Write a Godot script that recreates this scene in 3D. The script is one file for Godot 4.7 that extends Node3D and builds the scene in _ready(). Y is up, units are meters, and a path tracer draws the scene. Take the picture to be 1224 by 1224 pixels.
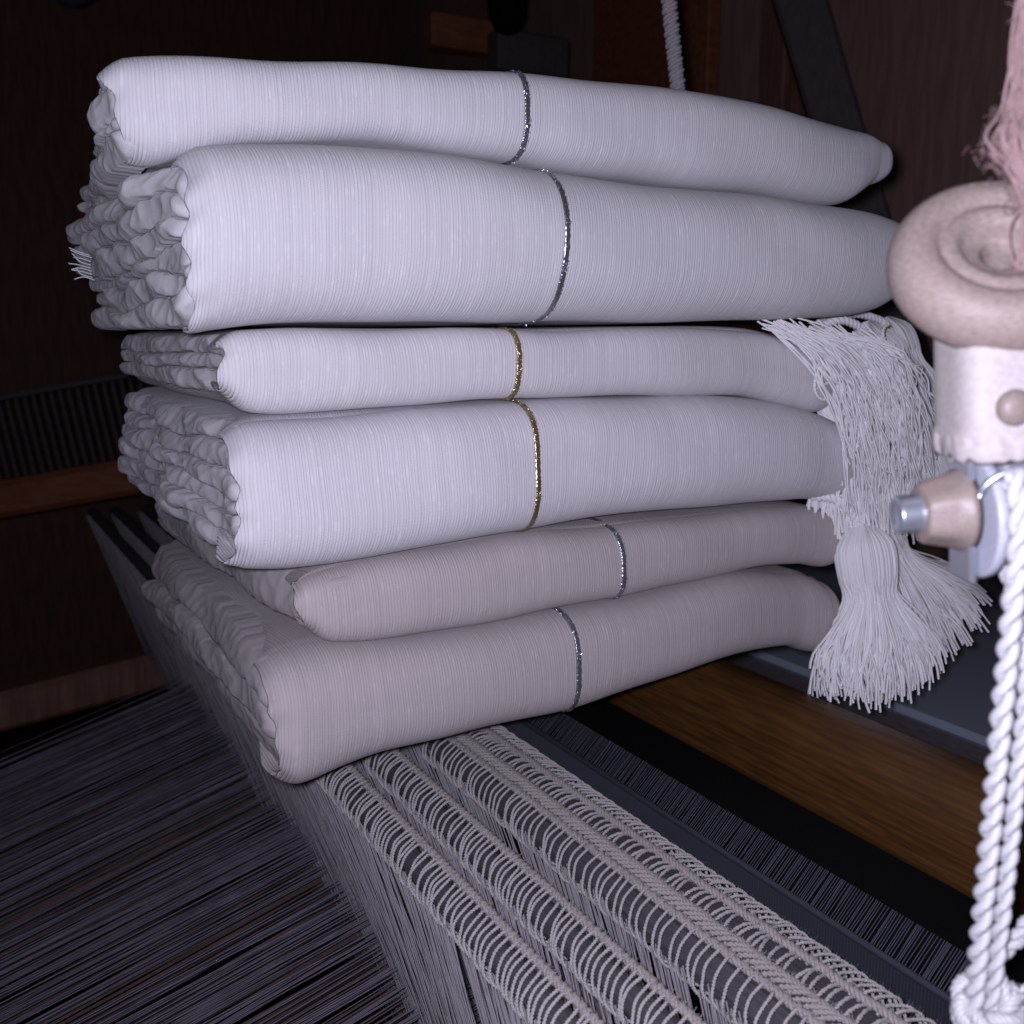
extends Node3D
# Folded hand-woven shawls stacked on the heddle shafts and breast beam of a loom, lit by a phone's flash.
# Axes: x runs along the warp (away to the right), z along the loom's width, y up; metres.

var rng := RandomNumberGenerator.new()
var noise := FastNoiseLite.new()
var noise_b := FastNoiseLite.new()
var M := {}

# ---------------------------------------------------------------- mesh helpers
class MB:
	var v := PackedVector3Array()
	var uv := PackedVector2Array()
	var ix := PackedInt32Array()
	# a sheet of nu x nv points, index i * nv + j
	func grid(p: PackedVector3Array, nu: int, nv: int, t := PackedVector2Array(), closed := false) -> void:
		var o := v.size()
		v.append_array(p)
		if t.size() == p.size():
			uv.append_array(t)
		else:
			for k in p.size():
				uv.append(Vector2(float(k / nv) / nu, float(k % nv) / nv))
		var last := nv if closed else nv - 1
		for i in nu - 1:
			for j in last:
				var a := o + i * nv + j
				var b := o + i * nv + (j + 1) % nv
				var c := a + nv
				var d := b + nv
				ix.append_array(PackedInt32Array([a, b, c, b, d, c]))
	func tri(a: Vector3, b: Vector3, c: Vector3) -> void:
		var o := v.size()
		v.append_array(PackedVector3Array([a, b, c]))
		uv.append_array(PackedVector2Array([Vector2(a.x, a.y), Vector2(b.x, b.y), Vector2(c.x, c.y)]))
		ix.append_array(PackedInt32Array([o, o + 1, o + 2]))
	func tube(pts: PackedVector3Array, r, sides := 6, caps := true, vscale := 1.0) -> void:
		var n := pts.size()
		var p := PackedVector3Array()
		var t := PackedVector2Array()
		var up := Vector3(0.123, 0.456, 0.88).normalized()
		var run := 0.0
		for i in n:
			var d := (pts[mini(i + 1, n - 1)] - pts[maxi(i - 1, 0)]).normalized()
			up = (up - d * up.dot(d))
			up = up.normalized() if up.length() > 0.01 else d.cross(Vector3(1, 0, 0.3)).normalized()
			var side := d.cross(up)
			var rad: float = r[i] if r is PackedFloat32Array else r
			if i > 0:
				run += pts[i].distance_to(pts[i - 1])
			for k in sides:
				var a := TAU * k / sides
				p.append(pts[i] + (up * cos(a) + side * sin(a)) * rad)
				t.append(Vector2(float(k) / sides, run * vscale))
		var o := v.size()
		grid(p, n, sides, t, true)
		if caps:
			for e in 2:
				var first := o + e * (n - 1) * sides
				for k in range(1, sides - 1):
					ix.append_array(PackedInt32Array([first, first + k + e, first + k + 1 - e]))
	# a lathe round the y axis: profile of (radius, height)
	func lathe(prof: PackedVector2Array, around := 48, x := Transform3D()) -> void:
		var p := PackedVector3Array()
		for q in prof:
			for k in around:
				var a := TAU * k / around
				p.append(x * Vector3(q.x * cos(a), q.y, q.x * sin(a)))
		grid(p, prof.size(), around, PackedVector2Array(), true)
	# a box with chamfered edges, its faces each with vertices of their own
	func box(c: Vector3, s: Vector3, ch := 0.002, x := Transform3D()) -> void:
		var h := s * 0.5
		ch = minf(ch, minf(h.x, minf(h.y, h.z)) * 0.9)
		var ax := [Vector3(1, 0, 0), Vector3(0, 1, 0), Vector3(0, 0, 1)]
		var face := func(a: Vector3, b: Vector3, e: Vector3, f: Vector3) -> void:
			grid(PackedVector3Array([x * (c + a), x * (c + b), x * (c + e), x * (c + f)]), 2, 2, PackedVector2Array([Vector2(a.x + a.z, a.y), Vector2(b.x + b.z, b.y), Vector2(e.x + e.z, e.y), Vector2(f.x + f.z, f.y)]))
		for i in 3:
			var u: Vector3 = ax[(i + 1) % 3]
			var w: Vector3 = ax[(i + 2) % 3]
			var hu := h[(i + 1) % 3]
			var hw := h[(i + 2) % 3]
			for sg in [-1.0, 1.0]:
				var n: Vector3 = ax[i] * h[i] * sg
				var m: Vector3 = n - ax[i] * ch * sg
				face.call(n + u * (hu - ch) * sg + w * (hw - ch), n + u * (hu - ch) * sg - w * (hw - ch), n - u * (hu - ch) * sg + w * (hw - ch), n - u * (hu - ch) * sg - w * (hw - ch))
				for s2 in [-1.0, 1.0]:
					var e1: Vector3 = n + u * (hu - ch) * s2
					var e2: Vector3 = m + u * hu * s2
					face.call(e1 + w * (hw - ch), e1 - w * (hw - ch), e2 + w * (hw - ch), e2 - w * (hw - ch))
		for a in [-1.0, 1.0]:
			for b in [-1.0, 1.0]:
				for d in [-1.0, 1.0]:
					tri(x * (c + Vector3(h.x * a, (h.y - ch) * b, (h.z - ch) * d)), x * (c + Vector3((h.x - ch) * a, h.y * b, (h.z - ch) * d)), x * (c + Vector3((h.x - ch) * a, (h.y - ch) * b, h.z * d)))
	func mesh() -> ArrayMesh:
		var nr := PackedVector3Array()
		nr.resize(v.size())
		for i in range(0, ix.size(), 3):
			var a := ix[i]
			var b := ix[i + 1]
			var c := ix[i + 2]
			var n := (v[c] - v[a]).cross(v[b] - v[a])
			nr[a] += n
			nr[b] += n
			nr[c] += n
		for i in nr.size():
			nr[i] = nr[i].normalized() if nr[i].length_squared() > 1e-24 else Vector3.UP
		var arr := []
		arr.resize(Mesh.ARRAY_MAX)
		arr[Mesh.ARRAY_VERTEX] = v
		arr[Mesh.ARRAY_NORMAL] = nr
		arr[Mesh.ARRAY_TEX_UV] = uv
		arr[Mesh.ARRAY_INDEX] = ix
		var m := ArrayMesh.new()
		m.add_surface_from_arrays(Mesh.PRIMITIVE_TRIANGLES, arr)
		return m

func put(called: String, mesh: Mesh, mat: Material, parent: Node = null, at := Transform3D()) -> MeshInstance3D:
	var o := MeshInstance3D.new()
	o.name = numbered(called, parent if parent else self)
	o.mesh = mesh
	o.material_override = mat
	for k in mesh.get_surface_count():
		o.set_surface_override_material(k, mat)
	o.material_override = null
	o.transform = at
	(parent if parent else self).add_child(o, true)
	return o

var taken := {}
func numbered(called: String, parent: Node) -> String:
	var key := "%d/%s" % [parent.get_instance_id(), called]
	var n: int = taken.get(key, 0)
	taken[key] = n + 1
	return called if n == 0 else "%s_%03d" % [called, n]

func thing(called: String, label: String, category: String, at := Vector3.ZERO, group := "") -> Node3D:
	var o := Node3D.new()
	o.name = numbered(called, self)
	o.position = at
	add_child(o, true)
	return tag(o, label, category, group)

func tag(o: Node3D, label: String, category := "", group := "", kind := "") -> Node3D:
	o.set_meta("label", label)
	if category: o.set_meta("category", category)
	if group: o.set_meta("group", group)
	if kind: o.set_meta("kind", kind)
	return o

func stuff(o: Node3D) -> Node3D:
	o.set_meta("kind", "stuff")
	return o

func smooth_path(keys: Array, step: float) -> PackedVector3Array:
	var c := Curve3D.new()
	c.bake_interval = step
	for i in keys.size():
		var a: Vector3 = keys[maxi(i - 1, 0)]
		var b: Vector3 = keys[mini(i + 1, keys.size() - 1)]
		var t := (b - a) / 6.0
		c.add_point(keys[i], -t, t)
	return c.get_baked_points()

# a cord of n plies laid round a path
func twist(mb: MB, pts: PackedVector3Array, plies: int, off: float, r: float, pitch: float, sides := 5, phase := 0.0, sub := 0, fade := 0.0) -> void:
	var n := pts.size()
	var up := Vector3(0.2, 0.1, 0.97)
	var frames := []
	var s := 0.0
	for i in n:
		var d := (pts[mini(i + 1, n - 1)] - pts[maxi(i - 1, 0)]).normalized()
		up = (up - d * up.dot(d)).normalized()
		if i > 0: s += pts[i].distance_to(pts[i - 1])
		frames.append([up, d.cross(up), s])
	for k in plies:
		var line := PackedVector3Array()
		for i in n:
			var a: float = TAU * (frames[i][2] / pitch + float(k) / plies) + phase
			line.append(pts[i] + (frames[i][0] * cos(a) + frames[i][1] * sin(a)) * off)
		if sub > 0:
			twist(mb, line, sub, r * 0.6, r * 0.52, pitch * 0.55, sides, k * 1.3)
		else:
			mb.tube(line, r, sides, true, 200.0)

# ---------------------------------------------------------------- materials
func flat(c: Color, rough := 0.85, metal := 0.0, spec := 0.4) -> StandardMaterial3D:
	var m := StandardMaterial3D.new()
	m.albedo_color = c.linear_to_srgb()
	m.roughness = rough
	m.metallic = metal
	m.metallic_specular = spec
	return m

func noise_tex(freq: float, lo: Color, hi: Color, sd: int, as_normal := false, octaves := 4, bump := 4.0) -> NoiseTexture2D:
	var f := FastNoiseLite.new()
	f.noise_type = FastNoiseLite.TYPE_SIMPLEX_SMOOTH
	f.frequency = freq
	f.seed = sd
	f.fractal_octaves = octaves
	var t := NoiseTexture2D.new()
	t.width = 512
	t.height = 512
	t.seamless = true
	t.noise = f
	t.as_normal_map = as_normal
	t.bump_strength = bump
	if not as_normal:
		var g := Gradient.new()
		g.set_color(0, lo.linear_to_srgb())
		g.set_color(1, hi.linear_to_srgb())
		t.color_ramp = g
	return t

func mottled(lo: Color, hi: Color, scale: Vector3, rough: float, sd: int, freq := 0.02, bump := 3.0, spec := 0.4) -> StandardMaterial3D:
	var m := flat(Color(1, 1, 1), rough, 0.0, spec)
	m.albedo_texture = noise_tex(freq, lo, hi, sd)
	m.normal_enabled = bump > 0.0
	if bump > 0.0:
		m.normal_texture = noise_tex(freq * 2.0, lo, hi, sd + 1, true, 4, bump)
		m.normal_scale = 0.6
	m.uv1_triplanar = true
	m.uv1_scale = scale
	return m

func cloth_textures() -> Array:
	# ribs run along v (round the roll), 2.0 mm apart on 0.4 m of u; finer threads cross them along v
	var w := 2048
	var h := 1024
	var ribs := 205
	var height := PackedFloat32Array()
	height.resize(w * h)
	var tone := PackedByteArray()
	tone.resize(w * h * 3)
	var r := RandomNumberGenerator.new()
	r.seed = 77
	var rib_h := PackedFloat32Array()
	var rib_t := PackedFloat32Array()
	for i in ribs + 1:
		rib_h.append(r.randf_range(0.78, 1.0))
		rib_t.append(r.randf_range(-0.012, 0.012))
	var slub := FastNoiseLite.new()
	slub.seed = 5
	slub.frequency = 1.0
	var prof := PackedFloat32Array()
	var which := PackedInt32Array()
	for x in w:
		var q := float(x) * ribs / w + 0.5 + 0.45 * slub.get_noise_2d(x * 0.045, 99.0)
		which.append(clampi(int(q), 0, ribs - 1))
		var f := q - floorf(q)
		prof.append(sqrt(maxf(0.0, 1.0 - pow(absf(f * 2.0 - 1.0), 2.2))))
	var rows := PackedFloat32Array()
	for y in h:
		rows.append(0.5 + 0.5 * sin(TAU * y / 5.0))
	for i in ribs:
		# slubs: stretches of a rib that are thicker and paler
		var run := PackedFloat32Array()
		for y in h:
			run.append(slub.get_noise_2d(i * 7.31, y * 0.011))
		var x0 := which.find(i)
		if x0 < 0: continue
		var x1 := x0
		while x1 < w and which[x1] == i: x1 += 1
		for y in h:
			var s := maxf(0.0, run[y] - 0.22) * 0.8
			var base := rib_h[i] * (0.72 + s)
			var t0 := 0.93 + rib_t[i] + s * 0.12
			var alt := rows[y] if i % 2 == 0 else 1.0 - rows[y]
			var k := y * w + x0
			for x in range(x0, x1):
				height[k] = prof[x] * base + alt * 0.34
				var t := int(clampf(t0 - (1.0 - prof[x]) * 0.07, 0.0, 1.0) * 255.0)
				tone[k * 3] = t
				tone[k * 3 + 1] = t
				tone[k * 3 + 2] = t
				k += 1
	var im := Image.create_from_data(w, h, false, Image.FORMAT_RF, height.to_byte_array())
	im.bump_map_to_normal_map(3.2)
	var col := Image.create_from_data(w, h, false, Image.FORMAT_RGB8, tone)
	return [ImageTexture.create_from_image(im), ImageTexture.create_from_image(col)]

func make_materials() -> void:
	var ct := cloth_textures()
	var tints := [Color(0.80, 0.79, 0.81), Color(0.80, 0.79, 0.81), Color(0.80, 0.77, 0.79), Color(0.80, 0.78, 0.81), Color(0.56, 0.505, 0.505), Color(0.53, 0.48, 0.48)]
	M.cloth = []
	M.inner = []
	for c in tints:
		var m := flat(c, 0.9, 0.0, 0.25)
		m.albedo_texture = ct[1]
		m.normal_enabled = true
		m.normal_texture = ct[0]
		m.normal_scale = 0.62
		m.rim_enabled = true
		m.rim = 0.25
		m.rim_tint = 0.6
		M.cloth.append(m)
		var n: StandardMaterial3D = m.duplicate()
		n.normal_scale = 0.35
		n.uv1_scale = Vector3(2.3, 3.1, 1)
		M.inner.append(n)
	M.silver = flat(Color(0.40, 0.40, 0.45), 0.30, 0.85)
	M.gold = flat(Color(0.46, 0.38, 0.22), 0.30, 0.85)
	M.tassel = flat(Color(0.84, 0.83, 0.84), 0.85, 0.0, 0.3)
	M.cord = mottled(Color(0.31, 0.29, 0.28), Color(0.43, 0.405, 0.395), Vector3(60, 60, 60), 0.75, 21, 0.03, 0.0)
	M.ridge = mottled(Color(0.25, 0.225, 0.21), Color(0.38, 0.35, 0.33), Vector3(90, 90, 60), 0.9, 23, 0.05, 4.0)
	M.string = mottled(Color(0.19, 0.175, 0.19), Color(0.33, 0.31, 0.325), Vector3(40, 6, 40), 0.85, 25, 0.04, 0.0)
	M.warp = mottled(Color(0.09, 0.08, 0.105), Color(0.235, 0.215, 0.255), Vector3(2, 4, 60), 0.8, 27, 0.05, 0.0)
	M.low_warp = mottled(Color(0.08, 0.055, 0.054), Color(0.17, 0.125, 0.125), Vector3(2, 4, 60), 0.8, 28, 0.05, 0.0)
	M.lath = mottled(Color(0.035, 0.032, 0.037), Color(0.085, 0.078, 0.088), Vector3(40, 40, 3), 0.8, 29, 0.03, 2.0)
	M.beam = mottled(Color(0.045, 0.018, 0.005), Color(0.125, 0.058, 0.016), Vector3(34, 34, 2.2), 0.5, 31, 0.012, 2.0)
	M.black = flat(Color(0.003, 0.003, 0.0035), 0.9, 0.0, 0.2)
	M.reed = flat(Color(0.045, 0.047, 0.065), 0.5, 0.2)
	M.bench = mottled(Color(0.21, 0.245, 0.31), Color(0.30, 0.34, 0.42), Vector3(30, 30, 30), 0.9, 33, 0.05, 3.0)
	M.bench_side = mottled(Color(0.06, 0.05, 0.055), Color(0.10, 0.085, 0.09), Vector3(20, 20, 3), 0.7, 34, 0.03, 2.0)
	M.pale_wood = mottled(Color(0.150, 0.108, 0.092), Color(0.285, 0.240, 0.215), Vector3(34, 80, 34), 0.6, 35, 0.02, 2.0)
	M.paint = mottled(Color(0.30, 0.265, 0.25), Color(0.40, 0.375, 0.37), Vector3(40, 40, 40), 0.7, 37, 0.015, 2.5)
	M.steel = flat(Color(0.50, 0.53, 0.60), 0.32, 0.85)
	M.sheave = mottled(Color(0.28, 0.29, 0.34), Color(0.40, 0.41, 0.47), Vector3(60, 60, 60), 0.35, 38, 0.02, 0.0)
	M.copper = mottled(Color(0.14, 0.110, 0.095), Color(0.24, 0.195, 0.17), Vector3(70, 70, 70), 0.45, 39, 0.02, 2.0)
	M.rope = flat(Color(0.42, 0.42, 0.43), 0.4, 0.0, 0.5)
	M.pink = mottled(Color(0.165, 0.100, 0.098), Color(0.30, 0.215, 0.21), Vector3(120, 40, 120), 0.9, 41, 0.04, 0.0)
	M.brown_wood = mottled(Color(0.13, 0.062, 0.042), Color(0.26, 0.135, 0.095), Vector3(9, 0.9, 9), 0.65, 43, 0.012, 2.0)
	M.red_wood = mottled(Color(0.20, 0.068, 0.030), Color(0.34, 0.13, 0.062), Vector3(2, 9, 9), 0.6, 45, 0.012, 2.0)
	M.grey_wood = mottled(Color(0.26, 0.155, 0.135), Color(0.40, 0.255, 0.22), Vector3(7, 0.8, 7), 0.75, 47, 0.012, 2.0)
	M.dark_strut = mottled(Color(0.07, 0.056, 0.06), Color(0.11, 0.09, 0.096), Vector3(12, 3, 12), 0.7, 49, 0.02, 2.0)
	M.floor = mottled(Color(0.030, 0.017, 0.012), Color(0.06, 0.034, 0.024), Vector3(6, 6, 0.8), 0.7, 51, 0.012, 2.0)
	M.bulb = flat(Color(0.05, 0.07, 0.10), 0.3)
	M.far_rope = flat(Color(0.40, 0.37, 0.38), 0.8)

# ---------------------------------------------------------------- the shawls
# outlines of each roll's front: depth of its nose, then its upper and lower edges as (x, y)
const ROLLS := [
	[-0.612, [[0.0872, 1.4260], [0.1077, 1.4319], [0.1474, 1.4364], [0.1947, 1.4401], [0.2457, 1.4444], [0.2952, 1.4480], [0.3424, 1.4512], [0.3930, 1.4535], [0.4616, 1.4554], [0.5213, 1.4558], [0.5778, 1.4530], [0.6298, 1.4480], [0.6620, 1.4417], [0.6778, 1.4209]],
	[[0.0914, 1.3640], [0.1222, 1.3740], [0.1686, 1.3875], [0.2446, 1.3959], [0.3302, 1.3941], [0.4279, 1.3897], [0.5405, 1.3871], [0.6257, 1.3826], [0.6563, 1.3984], [0.6778, 1.4209]]],
	[-0.583, [[0.1184, 1.3748], [0.1381, 1.3819], [0.1744, 1.3876], [0.2330, 1.3904], [0.3146, 1.3886], [0.4077, 1.3845], [0.5149, 1.3820], [0.5960, 1.3777], [0.6402, 1.3729], [0.6639, 1.3630], [0.6752, 1.3413]],
	[[0.1285, 1.2746], [0.1423, 1.2814], [0.2048, 1.2852], [0.3144, 1.2852], [0.4099, 1.2866], [0.5041, 1.2882], [0.5680, 1.2928], [0.6373, 1.2978], [0.6678, 1.3187], [0.6752, 1.3413]]],
	[-0.603, [[0.1434, 1.2809], [0.1616, 1.2833], [0.2118, 1.2849], [0.3251, 1.2848], [0.4240, 1.2863], [0.5214, 1.2873], [0.5627, 1.2800], [0.5937, 1.2640], [0.6067, 1.2412]],
	[[0.1478, 1.2412], [0.1644, 1.2324], [0.2102, 1.2312], [0.2653, 1.2328], [0.3251, 1.2351], [0.3902, 1.2359], [0.4616, 1.2350], [0.5239, 1.2332], [0.5660, 1.2230], [0.5965, 1.2206], [0.6067, 1.2412]]],
	[-0.588, [[0.1374, 1.2284], [0.1699, 1.2323], [0.2313, 1.2339], [0.3170, 1.2357], [0.4145, 1.2360], [0.5109, 1.2337], [0.5603, 1.2241], [0.6137, 1.2040], [0.6354, 1.1817]],
	[[0.1506, 1.1405], [0.1814, 1.1380], [0.2291, 1.1416], [0.2864, 1.1448], [0.3421, 1.1477], [0.4165, 1.1479], [0.4911, 1.1481], [0.5734, 1.1470], [0.6222, 1.1491], [0.6354, 1.1817]]],
	[-0.603, [[0.1859, 1.1323], [0.2350, 1.1375], [0.3508, 1.1438], [0.4272, 1.1439], [0.5037, 1.1441], [0.5618, 1.1451], [0.5974, 1.1410], [0.6185, 1.1310], [0.6253, 1.1100]],
	[[0.1941, 1.0921], [0.2113, 1.0836], [0.2627, 1.0798], [0.3248, 1.0801], [0.3924, 1.0829], [0.4663, 1.0878], [0.5305, 1.0932], [0.5823, 1.0920], [0.6144, 1.0880], [0.6253, 1.1100]]],
	[-0.595, [[0.1620, 1.0812], [0.1817, 1.0844], [0.2031, 1.0864], [0.2592, 1.0819], [0.3205, 1.0821], [0.3872, 1.0849], [0.4601, 1.0897], [0.5235, 1.0950], [0.5663, 1.0905], [0.6034, 1.0800], [0.6200, 1.0480]],
	[[0.1655, 0.9976], [0.1839, 0.9934], [0.2115, 0.9985], [0.2461, 1.0042], [0.2948, 1.0072], [0.3468, 1.0061], [0.4026, 1.0112], [0.4623, 1.0200], [0.5183, 1.0274], [0.5698, 1.0255], [0.6065, 1.0170], [0.6200, 1.0480]]],
]

func along(t: Array, x: float) -> float:
	var n := t.size()
	if x <= t[0][0]: return t[0][1] + (x - t[0][0]) * 0.3
	for i in n - 1:
		if x <= t[i + 1][0]:
			var a: Array = t[i]
			var b: Array = t[i + 1]
			var f: float = (x - a[0]) / (b[0] - a[0])
			var pa: Array = t[maxi(i - 1, 0)]
			var pb: Array = t[mini(i + 2, n - 1)]
			var ma: float = (b[1] - pa[1]) / maxf(b[0] - pa[0], 1e-5) * (b[0] - a[0])
			var mc: float = (pb[1] - a[1]) / maxf(pb[0] - a[0], 1e-5) * (b[0] - a[0])
			if i == n - 2: return lerpf(a[1], b[1], 1.0 - sqrt(maxf(0.0, 1.0 - f * f)))   # the tip closes round
			var f2 := f * f
			var f3 := f2 * f
			return (2 * f3 - 3 * f2 + 1) * a[1] + (f3 - 2 * f2 + f) * ma + (-2 * f3 + 3 * f2) * b[1] + (f3 - f2) * mc
	return t[n - 1][1]

const TIP := 0.034
const DEEP := 0.44
const PUSH: Array[float] = [0.034, 0.004, 0.0, 0.0, -0.020, -0.002]
var roll_i := 0
var roll_xl := 0.0
var roll_xr := 0.0

# a point of roll i's outer face: x, and a in turns (0 = back top, through the nose at 0.5, to 1 = back bottom), grown by g
func roll_point(i: int, x: float, a: float, g: float) -> Vector3:
	var s: Array = ROLLS[i]
	var x0 := 0.40
	var xs := x if x < x0 else x0 + (x - x0) * (roll_xr - TIP - x0) / (roll_xr - x0)
	var yt := along(s[1], xs)
	var yb := along(s[2], xs)
	var h := maxf((yt - yb) * 0.5 - 0.0007, 0.0008)
	var yc := (yt + yb) * 0.5
	var nose := minf(h * 1.05, 0.052)
	var xe := roll_xr - TIP - 0.075
	var full := minf((along(s[1], xe) - along(s[2], xe)) * 0.525, 0.052)
	var to_tip := smoothstep(xe - 0.03, xe + 0.03, xs)
	var zf: float = s[0] - maxf(0.0, full - nose) * 0.75 * to_tip - (0.0035 * noise.get_noise_2d(x * 90.0, i * 31.0 + 5.0))
	var p: Vector3
	if a < 0.22:
		var f := a / 0.22
		p = Vector3(x, yc + h, lerpf(zf - DEEP, zf - nose, f))
	elif a > 0.78:
		var f := (a - 0.78) / 0.22
		p = Vector3(x, yc - h, lerpf(zf - nose, zf - DEEP, f))
	else:
		var ph := PI * ((a - 0.22) / 0.56) - PI / 2
		var c := pow(absf(cos(ph)), 0.76)
		var q := pow(absf(sin(ph)), 0.76) * signf(sin(ph))
		p = Vector3(x, yc - h * q, zf - nose + nose * c)
	# soft dents and drag folds
	var w := noise.get_noise_3d(x * 42.0, p.y * 160.0, p.z * 30.0 + i * 50.0)
	var w2 := noise_b.get_noise_3d(x * 24.0 + p.y * 70.0, p.y * 130.0, i * 40.0)
	var w3 := noise_b.get_noise_3d(x * 130.0, p.y * 300.0 + x * 120.0, i * 60.0 + 11.0)
	var amp := 0.0030 * w + 0.0036 * w2 + 0.0022 * w3
	var n := Vector3(0, (p.y - yc) / maxf(h, 0.001), 0.8 if a > 0.22 and a < 0.78 else 0.0).normalized()
	var fade := minf(1.0, h / 0.02)
	if a < 0.22 or a > 0.78: fade *= 0.25
	return p + n * (amp * fade + g)

func left_edge(i: int, a: float, z: float, y: float) -> float:
	var base := roll_xl
	var s: Array = ROLLS[i]
	# the front of the sheet is cut back a little and waves where it is creased
	var wave := 0.006 * noise.get_noise_3d(y * 260.0, z * 20.0, i * 17.0) + 0.0045 * noise_b.get_noise_2d(y * 800.0, i * 9.0 + z * 30.0)
	var back := clampf((s[0] - 0.05 - z) / 0.3, 0.0, 1.0)
	var flat_part := clampf((s[0] - 0.045 - z) / 0.05, 0.0, 1.0)
	return base + wave + 0.014 * flat_part + 0.006 * flat_part * noise.get_noise_2d(z * 300.0, i * 50.0 + signf(a - 0.5) * 20.0) + [0.012, 0.006, 0.0, 0.0, 0.0, 0.0][i] * (1.0 - back) * clampf((a - 0.3) * 3.0, 0.0, 1.0) + PUSH[i] * back

func shawl(i: int, label: String, stripe_x: float, gold: bool) -> Node3D:
	var s: Array = ROLLS[i]
	roll_i = i
	roll_xl = s[1][0][0] + [0.006, 0.004, 0.004, 0.010, 0.004, 0.006][i]
	roll_xr = s[1][s[1].size() - 1][0] + TIP
	var t: Node3D = thing("folded_shawl", label, "shawl", Vector3.ZERO, "folded woven shawls in the stack")
	var mat: Material = M.cloth[i]
	# the outer fold: one sheet wrapped round the front, with a hemmed left edge that shows its thickness
	var nu := 150
	var angles := PackedFloat32Array()
	for k in 9: angles.append(0.22 * k / 9.0)
	for k in 45: angles.append(0.22 + 0.56 * k / 45.0)
	for k in 10: angles.append(0.78 + 0.22 * k / 9.0)
	var nv := angles.size()
	var p := PackedVector3Array()
	var uv := PackedVector2Array()
	for u in nu + 3:
		var run := 0.0
		var prev := Vector3.ZERO
		for k in nv:
			var a := angles[k]
			var probe := roll_point(i, roll_xl, a, 0.0)
			var xl := left_edge(i, a, probe.z, probe.y)
			var f := float(maxi(u - 3, 0)) / (nu - 1)
			f = f * 0.5 + 0.5 * (1.0 - (1.0 - f) * (1.0 - f))
			if u < 11: f *= lerpf(0.45, 1.0, (u - 3) / 8.0)   # closer towards the closing tip
			var x := lerpf(xl, roll_xr - 0.0002, f)
			var q: Vector3
			var roll_in := -0.0062 * pow(clampf(1.0 - (x - xl) / 0.014, 0.0, 1.0), 2.0)
			if u == 0: q = roll_point(i, xl + 0.020, a, -0.0120)
			elif u == 1: q = roll_point(i, xl + 0.0012, a, -0.0088)
			elif u == 2: q = roll_point(i, xl - 0.0004, a, -0.0074)
			else: q = roll_point(i, x, a, roll_in)
			var flat_part := clampf((s[0] - 0.030 - q.z) / 0.05, 0.0, 1.0)
			var curl := pow(clampf(1.0 - (q.x - xl) / 0.034, 0.0, 1.0), 2.0) * flat_part * (0.5 + 0.5 * noise.get_noise_2d(q.z * 220.0, i * 30.0 + signf(a - 0.5) * 9.0))
			q.y += curl * 0.009 * signf(a - 0.5)
			if k > 0: run += q.distance_to(prev)
			prev = q
			p.append(q)
			uv.append(Vector2((q.x + i * 0.13 + 0.0016 * noise_b.get_noise_2d(q.x * 160.0, run * 260.0 + i * 44.0)) / 0.4, run / 0.2))
	var mb := MB.new()
	mb.grid(p, nu + 3, nv, uv)
	put("outer_fold", mb.mesh(), mat, t)
	# the folds inside, seen at the left end
	var layers: int = [4, 6, 3, 6, 1, 3][i]
	for l in layers:
		put("inner_fold", inner_fold(i, l, layers), M.inner[i], t)
	# the metallic stripe woven in beside the middle
	put("metallic_stripe", stripe(i, stripe_x), M.gold if gold else M.silver, t)
	return t

# the crease between two folds at the left end: wanders up and down along the depth
func crease(i: int, k: int, layers: int, z: float, yc: float, h: float) -> float:
	var f := float(k) / layers
	if k > 0 and k < layers:
		f += (0.26 * noise.get_noise_2d(i * 13.0 + k * 57.0, 9.0) + 0.36 * noise_b.get_noise_2d(z * 80.0, i * 31.0 + k * 77.0) + 0.16 * noise_b.get_noise_2d(z * 210.0, i * 31.0 + k * 77.0)) / layers
	return yc + (f * 2.0 - 1.0) * h

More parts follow.
